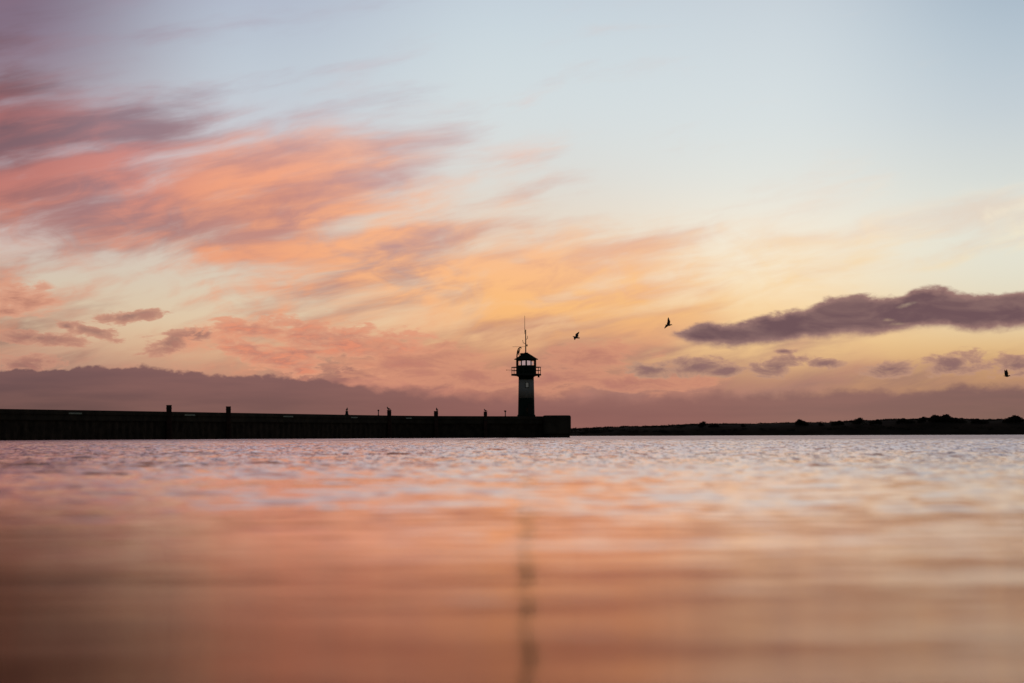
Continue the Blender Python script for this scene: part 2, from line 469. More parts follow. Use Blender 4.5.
# water
wm = bpy.data.materials.new('sea_water')
wm.use_nodes = True
wm.node_tree.nodes.clear()
wn_ = NT(wm.node_tree)
wout = wn_.new('ShaderNodeOutputMaterial')
geo = wn_.new('ShaderNodeNewGeometry').outputs['Position']
dist = wn_.vm('LENGTH', geo)
wd_ = wn_.new('ShaderNodeBsdfDiffuse')
wn_.put(wd_.inputs['Color'], wn_.mix(wn_.noise(geo, 0.3, 3.0), (0.022, 0.011, 0.008, 1), (0.035, 0.016, 0.011, 1)))
wg_ = wn_.new('ShaderNodeBsdfGlossy')
wg_.distribution = 'GGX'
# reflections dimmed and warmed toward the camera, painted into the gloss colour
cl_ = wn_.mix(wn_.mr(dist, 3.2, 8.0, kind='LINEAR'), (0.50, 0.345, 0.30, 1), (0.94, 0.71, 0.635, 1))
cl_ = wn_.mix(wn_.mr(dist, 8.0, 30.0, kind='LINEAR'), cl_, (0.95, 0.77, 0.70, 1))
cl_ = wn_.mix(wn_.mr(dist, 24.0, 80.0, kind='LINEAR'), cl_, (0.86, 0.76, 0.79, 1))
# darkening at the left painted into the reflection colour of the near water
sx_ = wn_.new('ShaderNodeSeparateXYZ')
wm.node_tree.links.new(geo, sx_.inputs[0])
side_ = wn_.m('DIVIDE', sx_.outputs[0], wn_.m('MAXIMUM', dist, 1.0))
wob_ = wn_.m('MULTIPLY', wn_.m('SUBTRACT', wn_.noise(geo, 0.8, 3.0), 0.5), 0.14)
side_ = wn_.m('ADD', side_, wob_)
left_dark_ = wn_.m('MULTIPLY', wn_.mr(side_, -0.06, -0.24), wn_.mr(dist, 22.0, 3.5))
cl_ = wn_.mix(left_dark_, cl_, wn_.mix(0.85, cl_, (0.08, 0.06, 0.05, 1)))
right_pale_ = wn_.m('MULTIPLY', wn_.mr(side_, 0.03, 0.2), wn_.mr(dist, 60.0, 6.0))  # reflection painted paler along the right of the near water
cl_ = wn_.mix(wn_.m('MULTIPLY', right_pale_, 0.6), cl_, (0.88, 0.76, 0.67, 1))
# shading of distant wavelets painted into the reflection colour as dark specks
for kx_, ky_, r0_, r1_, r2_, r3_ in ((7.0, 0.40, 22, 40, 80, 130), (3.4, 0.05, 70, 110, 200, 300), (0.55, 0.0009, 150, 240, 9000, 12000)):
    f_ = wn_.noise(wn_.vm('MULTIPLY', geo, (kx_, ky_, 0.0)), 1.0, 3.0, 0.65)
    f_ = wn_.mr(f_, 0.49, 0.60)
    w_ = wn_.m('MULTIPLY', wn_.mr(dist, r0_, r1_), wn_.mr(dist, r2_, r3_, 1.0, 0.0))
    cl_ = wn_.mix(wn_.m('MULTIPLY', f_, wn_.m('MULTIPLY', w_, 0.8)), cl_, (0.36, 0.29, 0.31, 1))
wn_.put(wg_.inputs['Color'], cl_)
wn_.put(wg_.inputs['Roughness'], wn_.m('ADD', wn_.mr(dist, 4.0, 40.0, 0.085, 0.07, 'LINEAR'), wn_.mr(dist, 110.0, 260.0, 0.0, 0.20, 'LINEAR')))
fr_ = wn_.new('ShaderNodeFresnel')
fr_.inputs['IOR'].default_value = 1.333
wx_ = wn_.new('ShaderNodeMixShader')
wm.node_tree.links.new(fr_.outputs[0], wx_.inputs[0])
wm.node_tree.links.new(wd_.outputs[0], wx_.inputs[1])
wm.node_tree.links.new(wg_.outputs[0], wx_.inputs[2])
wm.node_tree.links.new(wx_.outputs[0], wout.inputs[0])
bp = wn_.new('ShaderNodeBump')
bp.inputs['Strength'].default_value = 1.0
bp.inputs['Distance'].default_value = 1.0
far = wn_.mr(dist, 40.0, 200.0, 0.0, 1.0, 'LINEAR')
hA = wn_.m('MULTIPLY', wn_.noise(geo, 0.9, 3.0, 0.6), wn_.m('MULTIPLY_ADD', far, 0.12, 0.0))
hB = wn_.m('MULTIPLY', wn_.noise(geo, 9.0, 2.0, 0.5), 0.0009)
wn_.put(bp.inputs['Height'], wn_.m('ADD', hA, hB))
for q_ in (wd_, wg_, fr_):
    wm.node_tree.links.new(bp.outputs[0], q_.inputs['Normal'])
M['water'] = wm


# ------------------------------------------------------------------ object helpers
def tag(o, label=None, cat=None, group=None, kind=None):
    if label:
        o['label'] = label
    if cat:
        o['category'] = cat
    if group:
        o['group'] = group
    if kind:
        o['kind'] = kind
    return o


def empty(name, loc, rz=0.0):
    o = bpy.data.objects.new(name, None)
    COL.objects.link(o)
    o.location = loc
    o.rotation_euler = (0, 0, rz)
    o.empty_display_size = 0.2
    return o


def obj(name, bm, mat, parent=None, smooth=False, loc=(0, 0, 0)):
    me = bpy.data.meshes.new(name)
    bmesh.ops.recalc_face_normals(bm, faces=bm.faces)
    bm.to_mesh(me)
    bm.free()
    me.materials.append(mat)
    if smooth:
        for p in me.polygons:
            p.use_smooth = True
    o = bpy.data.objects.new(name, me)
    COL.objects.link(o)
    o.location = loc
    if parent:
        o.parent = parent
    return o


def copy_tree(o, parent=None):
    c = o.copy()
    COL.objects.link(c)
    if parent:
        c.parent = parent
    for ch in [q for q in bpy.data.objects if q.parent == o]:
        copy_tree(ch, c)
    return c


def lathe(bm, prof, seg=32, c=(0, 0), phase=0.0, caps=True):
    rings = []
    for r, z in prof:
        rings.append([bm.verts.new((c[0] + r * math.cos(phase + 2 * math.pi * k / seg), c[1] + r * math.sin(phase + 2 * math.pi * k / seg), z)) for k in range(seg)])
    for a, b in zip(rings, rings[1:]):
        for k in range(seg):
            bm.faces.new((a[k], a[(k + 1) % seg], b[(k + 1) % seg], b[k]))
    if caps:
        bm.faces.new(rings[0][::-1])
        bm.faces.new(rings[-1])
    return bm


def tube(bm, pts, r, seg=8, r2=None):
    """round bar along points, tapering from r to r2"""
    pts = [Vector(p) for p in pts]
    n = len(pts)
    rings = []
    for i, p in enumerate(pts):
        d = (pts[min(i + 1, n - 1)] - pts[max(i - 1, 0)]).normalized()
        a = d.cross(Vector((0, 0, 1)))
        if a.length < 1e-3:
            a = d.cross(Vector((1, 0, 0)))
        a.normalize()
        b = d.cross(a)
        rr = r if r2 is None else r + (r2 - r) * i / (n - 1)
        rings.append([bm.verts.new(p + (a * math.cos(t) + b * math.sin(t)) * rr) for t in [2 * math.pi * k / seg for k in range(seg)]])
    for q, w in zip(rings, rings[1:]):
        for k in range(seg):
            bm.faces.new((q[k], q[(k + 1) % seg], w[(k + 1) % seg], w[k]))
    bm.faces.new(rings[0][::-1])
    bm.faces.new(rings[-1])
    return bm


def box(bm, c, s, rz=0.0, bev=0.0):
    r = bmesh.ops.create_cube(bm, size=1.0)
    mtx = Matrix.Translation(c) @ Matrix.Rotation(rz, 4, 'Z') @ Matrix.Diagonal((s[0], s[1], s[2], 1))
    bmesh.ops.transform(bm, matrix=mtx, verts=r['verts'])
    if bev:
        ed = list({e for v in r['verts'] for e in v.link_edges})
        bmesh.ops.bevel(bm, geom=ed, offset=bev, segments=2, affect='EDGES')
    return bm


# ------------------------------------------------------------------ the water surface
def build_water():
    # radii: fine near the camera, growing with distance
    rs = [0.35]
    while rs[-1] < 14000:
        r = rs[-1]
        d = 0.012 + 0.004 * r if r < 10 else (0.052 + 0.0010 * (r - 10) if r < 160 else 0.202 + (r - 160) * 0.03)
        rs.append(r + d)
    rs = np.array(rs)
    dr = np.gradient(rs)
    a0 = R(15.0)
    dense = np.linspace(-a0, a0, 900)
    step = []
    a = a0
    s = dense[1] - dense[0]
    while a < math.pi:
        s *= 1.07
        s = min(s, 0.12)
        a += s
        step.append(a)
    step = np.array([q for q in step if q < math.pi - 0.03])
    azs = np.concatenate([-step[::-1], dense, step])
    na, nr = len(azs), len(rs)
    A, RR = np.meshgrid(azs, rs)
    X = RR * np.sin(A)
    Y = RR * np.cos(A)
    da = np.gradient(azs)[None, :] * RR
    res = np.maximum(dr[:, None] * 0.25, da)
    Z = np.zeros_like(X)
    # wind patches: calmer and rougher areas
    patch = np.zeros_like(X)
    for k in range(7):
        lam = 6.0 * 1.7 ** k
        th_ = rng.uniform(0, 2 * math.pi)
        patch += np.sin((X * math.cos(th_) * 0.5 + Y * math.sin(th_)) * 2 * math.pi / lam + rng.uniform(0, 6.3))
    patch = 1.0 + 0.22 * np.clip(patch / 2.2, -1.6, 1.6)
    lams = np.geomspace(0.16, 3.2, 52)
    for lam in lams:
        lam *= rng.uniform(0.94, 1.06)
        th_ = R(90) + rng.normal(0, R(60 if lam < .5 else 30))
        if rng.random() < .25 and lam < .6:
            th_ += math.pi * rng.uniform(.3, .7)
        k = 2 * math.pi / lam
        slope = SLOPE * (0.75 if lam < .4 else 1.0) * (1.0 if lam < 1.6 else 0.7)
        amp = slope / k
        amp *= np.clip((RR - 6.0) / 24.0, 0.0, 1.0) * 1.85 + 0.26 if lam < 0.9 else np.clip((RR - 4.0) / 30.0, 0.0, 1.0) * 0.6 + 0.08
        fade = np.clip((lam / (2.2 * res) - 1.0) / 1.2, 0.0, 1.0)
        ph = rng.uniform(0, 6.3)
        Z += amp * fade * np.sin(k * (X * math.cos(th_) + Y * math.sin(th_)) + ph)
    Z *= patch
    # low swell, near slope shaped to mirror tower and low sky; smaller ones behind
    Ys = np.clip(Y + 0.9 * np.sin(X * 0.8 + 0.6) * np.clip((Y - 4) / 6, 0, 1), 2.0, 14.0)
    Z += SWELL * (-0.19 * np.log(Ys / 14.0) + 0.0118 * (Ys - 14.0))
    Z += 0.015 * np.cos(2 * math.pi * (Y - 9.5 + 0.06 * X + 0.5 * np.sin(X * 0.6 + Y * 0.15)) / 9.0) * np.interp(Y, [7, 11, 22, 45], [0.0, 1.0, 0.8, 0.0])
    n = na * nr
    co = np.empty((n + 1, 3), np.float32)
    co[:n, 0] = X.ravel()
    co[:n, 1] = Y.ravel()
    co[:n, 2] = Z.ravel()
    co[n] = (0, 0, 0)
    idx = np.arange(n).reshape(nr, na)
    nxt = np.roll(idx, -1, axis=1)
    q = np.stack([idx[:-1], idx[1:], nxt[1:], nxt[:-1]], -1).reshape(-1, 4)
    tri = np.stack([np.full(na, n), idx[0], nxt[0]], -1)
    me = bpy.data.meshes.new('water')
    nq, ntri = len(q), len(tri)
    me.vertices.add(n + 1)
    me.vertices.foreach_set('co', co.ravel())
    me.loops.add(nq * 4 + ntri * 3)
    me.loops.foreach_set('vertex_index', np.concatenate([q.ravel(), tri.ravel()]).astype(np.int32))
    me.polygons.add(nq + ntri)
    ls = np.concatenate([np.arange(nq) * 4, nq * 4 + np.arange(ntri) * 3]).astype(np.int32)
    me.polygons.foreach_set('loop_start', ls)
    me.polygons.foreach_set('use_smooth', np.ones(nq + ntri, dtype=bool))
    me.update(calc_edges=True)
    me.validate()
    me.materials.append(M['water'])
    o = bpy.data.objects.new('water', me)
    COL.objects.link(o)
    tag(o, kind='structure')
    print('water verts', n)
    return o


SLOPE = 0.0125
SWELL = 0.6
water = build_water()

# ------------------------------------------------------------------ breakwater
MOLE_H = 3.92


def depth(h_px):
    return MOLE_H * F / h_px


path = []
for px, h in ((-330, 37.5), (-160, 34.6), (0, 31.3), (130, 28.5), (280, 25.1), (400, 22.5), (470, 21.75), (556, 21.2)):
    Y = depth(h)
    path.append(Vector(((px - 512) / F * Y, Y, 0)))
# smooth the line
def catmull(P, n=14):
    out = []
    for i in range(len(P) - 1):
        p0 = P[max(i - 1, 0)]; p1 = P[i]; p2 = P[i + 1]; p3 = P[min(i + 2, len(P) - 1)]
        for k in range(n):
            t = k / n
            out.append(0.5 * ((2 * p1) + (p2 - p0) * t + (2 * p0 - 5 * p1 + 4 * p2 - p3) * t * t + (3 * p1 - p0 - 3 * p2 + p3) * t ** 3))
    out.append(P[-1].copy())
    return out


line = catmull(path)


def mole_at(px):
    """point of the front edge seen in column px"""
    best = None
    for a, b in zip(line, line[1:]):
        ca = 512 + F * a.x / a.y
        cb = 512 + F * b.x / b.y
        if ca <= px <= cb:
            t = (px - ca) / (cb - ca)
            p = a.lerp(b, t)
            d = (b - a).normalized()
            return p, d
    d = (line[-1] - line[-2]).normalized()
    return line[-1].copy(), d


def sweep(bm, pts, prof, mat=None):
    """profile: (offset to the back, z) closed polygon"""
    rings = []
    for i, p in enumerate(pts):
        d = (pts[min(i + 1, len(pts) - 1)] - pts[max(i - 1, 0)])
        d.z = 0
        d.normalize()
        nrm = Vector((-d.y, d.x, 0))         # to the left of travel = away from the camera
        if nrm.y < 0:
            nrm = -nrm
        rings.append([bm.verts.new(p + nrm * o_ + Vector((0, 0, z))) for o_, z in prof])
    m = len(prof)
    for a, b in zip(rings, rings[1:]):
        for k in range(m):
            bm.faces.new((a[k], a[(k + 1) % m], b[(k + 1) % m], b[k]))
    bm.faces.new(rings[0][::-1])
    bm.faces.new(rings[-1])
    return bm


root = empty('breakwater', mole_at(526)[0])
tag(root, 'long dark harbour mole reaching in from the left, ending under the lighthouse', 'breakwater')
RO = root.location.copy()
bm = bmesh.new()
# concrete cap with a stepped lip
sweep(bm, [p - RO for p in line], [(0.0, 2.55), (0.0, MOLE_H - 0.62), (-0.12, MOLE_H - 0.6), (-0.12, MOLE_H - 0.28), (0.0, MOLE_H - 0.26), (0.02, MOLE_H - 0.03), (0.07, MOLE_H), (6.5, MOLE_H), (6.5, 2.55)])
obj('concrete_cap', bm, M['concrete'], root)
# sheet piles, corrugated, below the cap
bm = bmesh.new()
fine_pts = []
acc = 0
for a, b in zip(line, line[1:]):
    L = (b - a).length
    n = max(1, int(L / 0.45))
    for k in range(n):
        fine_pts.append(a.lerp(b, k / n))
front = []
for i, p in enumerate(fine_pts):
    d = (fine_pts[min(i + 1, len(fine_pts) - 1)] - fine_pts[max(i - 1, 0)]).normalized()
    nrm = Vector((-d.y, d.x, 0))
    off = 0.18 if (i // 2) % 2 else 0.30
    front.append(p + nrm * off - RO)
lo = [bm.verts.new(p + Vector((0, 0, -2.0))) for p in front]
hi = [bm.verts.new(p + Vector((0, 0, 2.548))) for p in front]
for i in range(len(front) - 1):
    bm.faces.new((lo[i], lo[i + 1], hi[i + 1], hi[i]))
obj('sheet_pile_wall', bm, M['steel'], root)
bm = bmesh.new()
sweep(bm, [p - RO for p in line], [(1.0, -2.0), (1.0, 2.54), (6.3, 2.54), (6.3, -2.0)])
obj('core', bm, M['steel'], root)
# the head: a higher block with rounded shoulders at the very end
p_end, d_end = mole_at(543.5)
p_end = p_end - Vector((0, .25, 0))
Yh = p_end.y
x0 = (542.6 - 512) / F * Yh
x1 = (570.7 - 512) / F * Yh
zt = (437.1 - 414.9) / F * Yh
bm = bmesh.new()
outl = []
wd = 7.5
def rr(x0, y0, x1, y1, r, n=8):
    pts = []
    for cx, cy, a0 in ((x1 - r, y0 + r, -90), (x1 - r, y1 - r, 0), (x0 + r, y1 - r, 90), (x0 + r, y0 + r, 180)):
        for k in range(n + 1):
            a = R(a0 + 90 * k / n)
            pts.append((cx + r * math.cos(a), cy + r * math.sin(a)))
    return pts
prof = [(0.22, -2.0), (0.22, 0.5), (0.0, 0.7), (0.0, zt - 0.34), (0.05, zt - 0.16), (0.16, zt - 0.05), (0.36, zt)]
rings = []
for ins, z in prof:
    rings.append([bm.verts.new((x - RO.x, y - RO.y, z)) for x, y in rr(x0 + ins, Yh - 0.9 + ins, x1 - ins, Yh + wd - ins, 1.1)])
for a, b in zip(rings, rings[1:]):
    m = len(a)
    for k in range(m):
        bm.faces.new((a[k], a[(k + 1) % m], b[(k + 1) % m], b[k]))
bm.faces.new(rings[-1])
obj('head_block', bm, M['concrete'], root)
# pale strips set on the face of the cap
for px, wpx in ((74.5, 11), (189, 10), (287.5, 10), (353.5, 7), (408, 6)):
    p, d = mole_at(px)
    nrm = Vector((-d.y, d.x, 0))
    L = wpx / F * p.y / max(0.4, abs(d.x)) * 0.9
    bm = bmesh.new()
    c = p - nrm * 0.125 + Vector((0, 0, MOLE_H - 0.44)) - RO
    box(bm, c, (L, 0.02, 0.20), math.atan2(d.y, d.x), 0.005)
    o = obj('face_strip', bm, M['marking'], root)

# ------------------------------------------------------------------ lighthouse
LX, LY = (526.0 - 512) / F, None
pm, dm = mole_at(526)
LY = pm.y + 2.6
LXw = (526.1 - 512) / F * LY
S = LY / F                       # metres per pixel at the tower
BZ = MOLE_H


def zz(py):                      # local height above the mole deck for a photo row
    return (437.8 - py) * S - BZ


lh = empty('lighthouse', (LXw, LY, BZ))
tag(lh, 'small round dark lighthouse with pale middle band and tall mast on the mole end', 'lighthouse')
rb, rt = 8.3 * S, 7.6 * S


def tr(z):
    zmax = zz(376)
    return rb + (rt - rb) * max(0, min(1, z / zmax))


def band(z0, z1, name, mat, extra=0.0):
    bm = bmesh.new()
    lathe(bm, [(tr(z0) + extra, z0), (tr((z0 + z1) / 2) + extra, (z0 + z1) / 2), (tr(z1) + extra, z1)], 48)
    return obj(name, bm, mat, lh, True)


zb1, zb2 = zz(398.4), zz(379.8)
bm = bmesh.new()
lathe(bm, [(tr(0) + .14, 0.0), (tr(0) + .14, .22), (tr(0) + .02, .32), (tr(0), .33), (tr(zb1), zb1)], 48)
o = obj('lower_band', bm, M['green'], lh, True); o['label'] = 'dark green bottom third of the tower'
o = band(zb1 + .002, zb2, 'middle_band', M['white']); o['label'] = 'white painted middle of the tower'
bm = bmesh.new()
zg0, zg1 = zz(376.4), zz(374.4)
lathe(bm, [(tr(zb2), zb2 + .002), (tr(zz(377.6)), zz(377.6)), (rt + .12, zg0 - .10), (rt + .38, zg0)], 48)
o = obj('upper_band', bm, M['green'], lh, True); o['label'] = 'dark green top third of the tower'
# tower windows (facing the harbour)
for zc, mat in ((zz(385.3), M['pale_window']), (zz(410.8), M['glass'])):
    bm = bmesh.new()
    rr_ = tr(zc)
    wx = 0.16
    for sx, sy, sw, sh_ in ((-.30, 0, .08, 1.0), (.30, 0, .08, 1.0), (0, .46, .52, .08), (0, -.46, .52, .08)):
        box(bm, (wx + sx, -rr_ - .005, zc + sy), (sw, .14, sh_))
    fr = obj('window_frame', bm, M['metal'], lh)
    bm = bmesh.new()
    box(bm, (wx, -rr_ - .012, zc), (.46, .05, .82))
    obj('window_pane', bm, mat, fr)
# door at the foot, round the side
bm = bmesh.new()
ad = R(-62)
box(bm, (math.cos(ad) * (tr(1) + .0), math.sin(ad) * (tr(1) + .0), 1.32), (.10, .95, 2.0), ad, .02)
dr_ = obj('door', bm, M['metal'], lh)
bm = bmesh.new()
tube(bm, [(math.cos(ad) * (tr(1) + .12) - .3 * math.sin(ad), math.sin(ad) * (tr(1) + .12) + .3 * math.cos(ad), 1.25), (math.cos(ad) * (tr(1) + .12) - .3 * math.sin(ad), math.sin(ad) * (tr(1) + .12) + .3 * math.cos(ad), 1.45)], .025)
obj('handle', bm, M['metal'], dr_)
# gallery
rg = 15.0 * S
bm = bmesh.new()
lathe(bm, [(rt + .3, zg0 + .002), (rg - .06, zg0 + .10), (rg, zg0 + .14), (rg, zg1), (rg - .05, zg1 + .05), (0.3, zg1 + .05)], 48)
gal = obj('gallery', bm, M['metal'], lh)
zr = zz(367.5)
bm = bmesh.new()
ang = [2 * math.pi * k / 48 for k in range(49)]
for z_, r_ in ((zr, .07), (zg1 + (zr - zg1) * .52, .05)):
    tube(bm, [((rg - .08) * math.cos(a), (rg - .08) * math.sin(a), z_) for a in ang], r_, 6)
for k in range(16):
    a = 2 * math.pi * (k + .5) / 16
    tube(bm, [((rg - .08) * math.cos(a), (rg - .08) * math.sin(a), zg1), ((rg - .08) * math.cos(a), (rg - .08) * math.sin(a), zr)], .06, 6)
obj('railing', bm, M['metal'], gal)
# lantern room, 16 sides, glazed toward and away from the harbour mouth
rl = 9.9 * S
zl0, zw0, zw1, zl1 = zg1 + .05, zz(365.6), zz(361.0), zz(359.8)
NS = 12
bm = bmesh.new()
ph0 = R(-90)
def vtx(k, r):
    a = ph0 + 2 * math.pi * k / NS
    return (r * math.cos(a), r * math.sin(a))
glazed = (0, 1, 10, 11, 4, 5, 6, 7)
for k in range(NS):
    a, b = vtx(k, rl), vtx(k + 1, rl)
    for z0_, z1_ in ((zl0, zw0), (zw1, zl1)):
        bm.faces.new([bm.verts.new(q) for q in ((*a, z0_), (*b, z0_), (*b, z1_), (*a, z1_))])
    if k not in glazed:
        bm.faces.new([bm.verts.new(q) for q in ((*a, zw0), (*b, zw0), (*b, zw1), (*a, zw1))])
    # mullion
    wdt = .16 if k not in (0, 6) else .30
    box(bm, (vtx(k, rl - .05)[0], vtx(k, rl - .05)[1], (zl0 + zl1) / 2), (wdt, wdt, zl1 - zl0 - .004), ph0 + 2 * math.pi * k / NS)
bmesh.ops.remove_doubles(bm, verts=bm.verts, dist=1e-4)
lr = obj('lantern_room', bm, M['green'], lh)
for k in glazed:
    bm = bmesh.new()
    a, b = vtx(k, rl - .07), vtx(k + 1, rl - .07)
    bm.faces.new([bm.verts.new(q) for q in ((*a, zw0), (*b, zw0), (*b, zw1), (*a, zw1))])
    obj('pane', bm, M['glass'], lr)
bm = bmesh.new()
zc = (zw0 + zw1) / 2
lathe(bm, [(.3, zl0), (.3, zw0 - .1), (.9, zw0 - .05), (1.2, zc - .15), (1.25, zc), (1.2, zc + .15), (.95, zw1 - .05), (.3, zw1 + .05)], 24)
o = obj('lamp', bm, M['lamp'], lr, True)
o['label'] = 'lit pale lens inside the lantern room'
# roof
re = 11.9 * S
bm = bmesh.new()
lathe(bm, [(rl, zl1 + .002), (re, zl1 - .02), (re + .02, zl1 + .10), (re - .25, zl1 + .22), (.55, zz(353.8)), (.36, zz(353.3)), (.34, zz(352.8))], 12, phase=ph0)
roof = obj('roof', bm, M['green'], lh)
# equipment cabinet and curved davit on the roof, left of the mast
bm = bmesh.new()
box(bm, (-4.0 * S, 0, zz(355.6)), (.75, .7, 4.6 * S), 0, .04)
obj('cabinet', bm, M['metal'], roof)
bm = bmesh.new()
tube(bm, [((516.7 - 526) * S, 0, zz(359)), ((516.9 - 526) * S, 0, zz(355)), ((517.4 - 526) * S, 0, zz(351.5)), ((518.4 - 526) * S, 0, zz(348.8)), ((520 - 526) * S, 0, zz(347.4)), ((521.4 - 526) * S, 0, zz(348.4))], .11, 8)
tube(bm, [((519.2 - 526) * S, 0, zz(357)), ((519.0 - 526) * S, 0, zz(352)), ((519.9 - 526) * S, 0, zz(348.8))], .09, 8)
box(bm, (((518.2 - 526) * S), 0, zz(352.5)), (.16, .12, .9))
obj('davit', bm, M['metal'], roof)
# mast
mast_bm = bmesh.new()
mx = (525.7 - 526.1) * S
tube(mast_bm, [(mx, 0, zz(353)), (mx, 0, zz(343)), (mx, 0, zz(329.8))], .12, 10, .085)
mast = obj('mast', mast_bm, M['metal'], roof)
bm = bmesh.new()
tube(bm, [(mx - .9 * S, 0, zz(333)), (mx - .9 * S, 0, zz(315.8))], .055, 6, .035)
box(bm, (mx - .45 * S, 0, zz(332)), (.2, .06, .06))
obj('whip_antenna', bm, M['metal'], mast)
bm = bmesh.new()
tube(bm, [((512.3 - 526) * S, 0, zz(346.9)), ((525.8 - 526) * S, 0, zz(346.9))], .028, 6)
for q in (514, 516.5, 519, 521.5):
    tube(bm, [((q - 526) * S, -.25, zz(346.9)), ((q - 526) * S, .25, zz(346.9))], .015, 5)
obj('yagi_antenna', bm, M['metal'], mast)
bm = bmesh.new()
tube(bm, [(mx, 0, zz(343.8)), ((523.2 - 526) * S, 0, zz(343.2)), ((522.5 - 526) * S, 0, zz(340.2))], .05, 6)
tube(bm, [(mx, 0, zz(340)), ((527.4 - 526) * S, 0, zz(338.6)), ((527.5 - 526) * S, 0, zz(336))], .05, 6)
tube(bm, [(mx, 0, zz(333.5)), ((524.2 - 526) * S, 0, zz(334))], .05, 6)
box(bm, ((526.9 - 526) * S, 0, zz(345.6)), (.22, .22, .36))
obj('bracket', bm, M['metal'], mast)
# lamp arm beyond the gallery rail
bm = bmesh.new()
tube(bm, [((511.5 - 526) * S, 0, zz(370.2)), ((506.2 - 526) * S, 0, zz(370.2))], .03, 6)
box(bm, ((506.4 - 526) * S, 0, zz(370.2)), (.18, .16, .12))
obj('lamp_arm', bm, M['metal'], gal)
bm = bmesh.new()
box(bm, ((538.4 - 526) * S, -.35, zz(376.9)), (.35, .25, .3))
obj('floodlight', bm, M['metal'], gal)


# ------------------------------------------------------------------ piles and posts along the mole
def make_pile(px, top_py, wpx, label, round_=False):
    p, d = mole_at(px)
    nrm = Vector((-d.y, d.x, 0))
    s = p.y / F
    w = wpx * s
    p = p - nrm * (w * .5 + .16)
    Z = at(px, top_py, p.y).z
    X = at(px, top_py, p.y).x
    e = empty('mooring_pile', (X, p.y, 0), math.atan2(d.y, d.x) * 0.15)
    tag(e, label, 'pile', 'mooring piles along the mole')
    bm = bmesh.new()
    # squared timber, slightly tapering, chamfered
    rings = []
    for z, k in ((-2.0, 1.0), (Z * .5, .97), (Z - .12, .94)):
        h = w * .5 * k
        c = h * .22
        rings.append([bm.verts.new((x, y, z)) for x, y in ((-h + c, -h), (h - c, -h), (h, -h + c), (h, h - c), (h - c, h), (-h + c, h), (-h, h - c), (-h, -h + c))])
    for a, b in zip(rings, rings[1:]):
        for k in range(8):
            bm.faces.new((a[k], a[(k + 1) % 8], b[(k + 1) % 8], b[k]))
    bm.faces.new(rings[-1])
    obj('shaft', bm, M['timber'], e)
    bm = bmesh.new()
    box(bm, (0, 0, Z - .06), (w * 1.02, w * 1.02, .118), 0, .03)
    obj('cap', bm, M['timber'], e)
    for z in (Z - .45, Z - 1.6):
        bm = bmesh.new()
        lathe(bm, [(w * .56, z - .06), (w * .58, z), (w * .56, z + .06)], 8, phase=R(22.5))
        obj('iron_band', bm, M['metal'], e)
    return Vector((X, p.y, Z))


t1 = make_pile(169.0, 405.0, 5.4, 'thickest square timber pile, leftmost of the row, no bird on it')
t2 = make_pile(228.4, 406.4, 4.9, 'bare square timber pile, second from the left along the mole')
t3 = make_pile(389.2, 410.0, 4.0, 'square timber pile with a gull on its left edge, next to the thin post')
t4 = make_pile(436.0, 411.0, 4.1, 'square timber pile with a gull standing on its right edge')
t5 = make_pile(485.4, 411.6, 3.4, 'narrow timber pile nearest the lighthouse with a small gull on top')

# cone-topped bollard with a gull
p, d = mole_at(346.8)
s = p.y / F
nrm = Vector((-d.y, d.x, 0))
pb = p + nrm * 1.2
ptop = at(346.8, 411.0, pb.y)
e = empty('bollard', (ptop.x, pb.y, MOLE_H))
tag(e, 'short cone shaped bollard on the mole edge with a gull perched on it', 'bollard')
hb = ptop.z - MOLE_H
bm = bmesh.new()
lathe(bm, [(.34, 0), (.34, .06), (.26, .1), (.22, hb * .55), (.2, hb * .8)], 16)
obj('base', bm, M['metal'], e, True)
bm = bmesh.new()
lathe(bm, [(.2, hb * .8 + .002), (.25, hb * .85), (.25, hb * .95), (.12, hb)], 16)
obj('cap', bm, M['metal'], e, True)
tb = Vector((ptop.x, pb.y, ptop.z))

# thin post with rounded head
def thin_post(px, py, kind, label):
    p, d = mole_at(px)
    nrm = Vector((-d.y, d.x, 0))
    pb = p + nrm * 0.9
    q = at(px, py, pb.y)
    hh = q.z - MOLE_H
    e = empty('marker_post' if kind == 'knob' else 'post_lamp', (q.x, pb.y, MOLE_H))
    tag(e, label, 'post')
    bm = bmesh.new()
    lathe(bm, [(.15, 0), (.15, .04), (.08, .06), (.075, hh * .72)], 12)
    obj('post', bm, M['metal'], e, True)
    bm = bmesh.new()
    if kind == 'knob':
        lathe(bm, [(.075, hh * .72 + .002), (.15, hh * .78), (.16, hh * .88), (.1, hh * .97), (.02, hh)], 12)
        obj('knob', bm, M['metal'], e, True)
    else:
        lathe(bm, [(.1, hh * .72 + .002), (.18, hh * .78), (.18, hh * .95), (.13, hh)], 12)
        box(bm, (-.17, 0, hh * .9), (.16, .12, .12))
        obj('lamp_head', bm, M['metal'], e, False)


thin_post(378.4, 409.6, 'knob', 'thin short post with a rounded knob, left of the pile with a gull')
thin_post(505.3, 410.4, 'lamp', 'thin post with a small lamp head, just left of the lighthouse foot')


# ------------------------------------------------------------------ gulls
def loft(bm, rings):
    vs = [[bm.verts.new(q) for q in r] for r in rings]
    m = len(vs[0])
    for a, b in zip(vs, vs[1:]):
        for k in range(m):
            bm.faces.new((a[k], a[(k + 1) % m], b[(k + 1) % m], b[k]))
    bm.faces.new(vs[0][::-1])
    bm.faces.new(vs[-1])


def ell(c, ax, up, rx, rz, n=14):
    c = Vector(c)
    return [c + ax * (rx * math.cos(2 * math.pi * k / n)) + up * (rz * math.sin(2 * math.pi * k / n)) for k in range(n)]


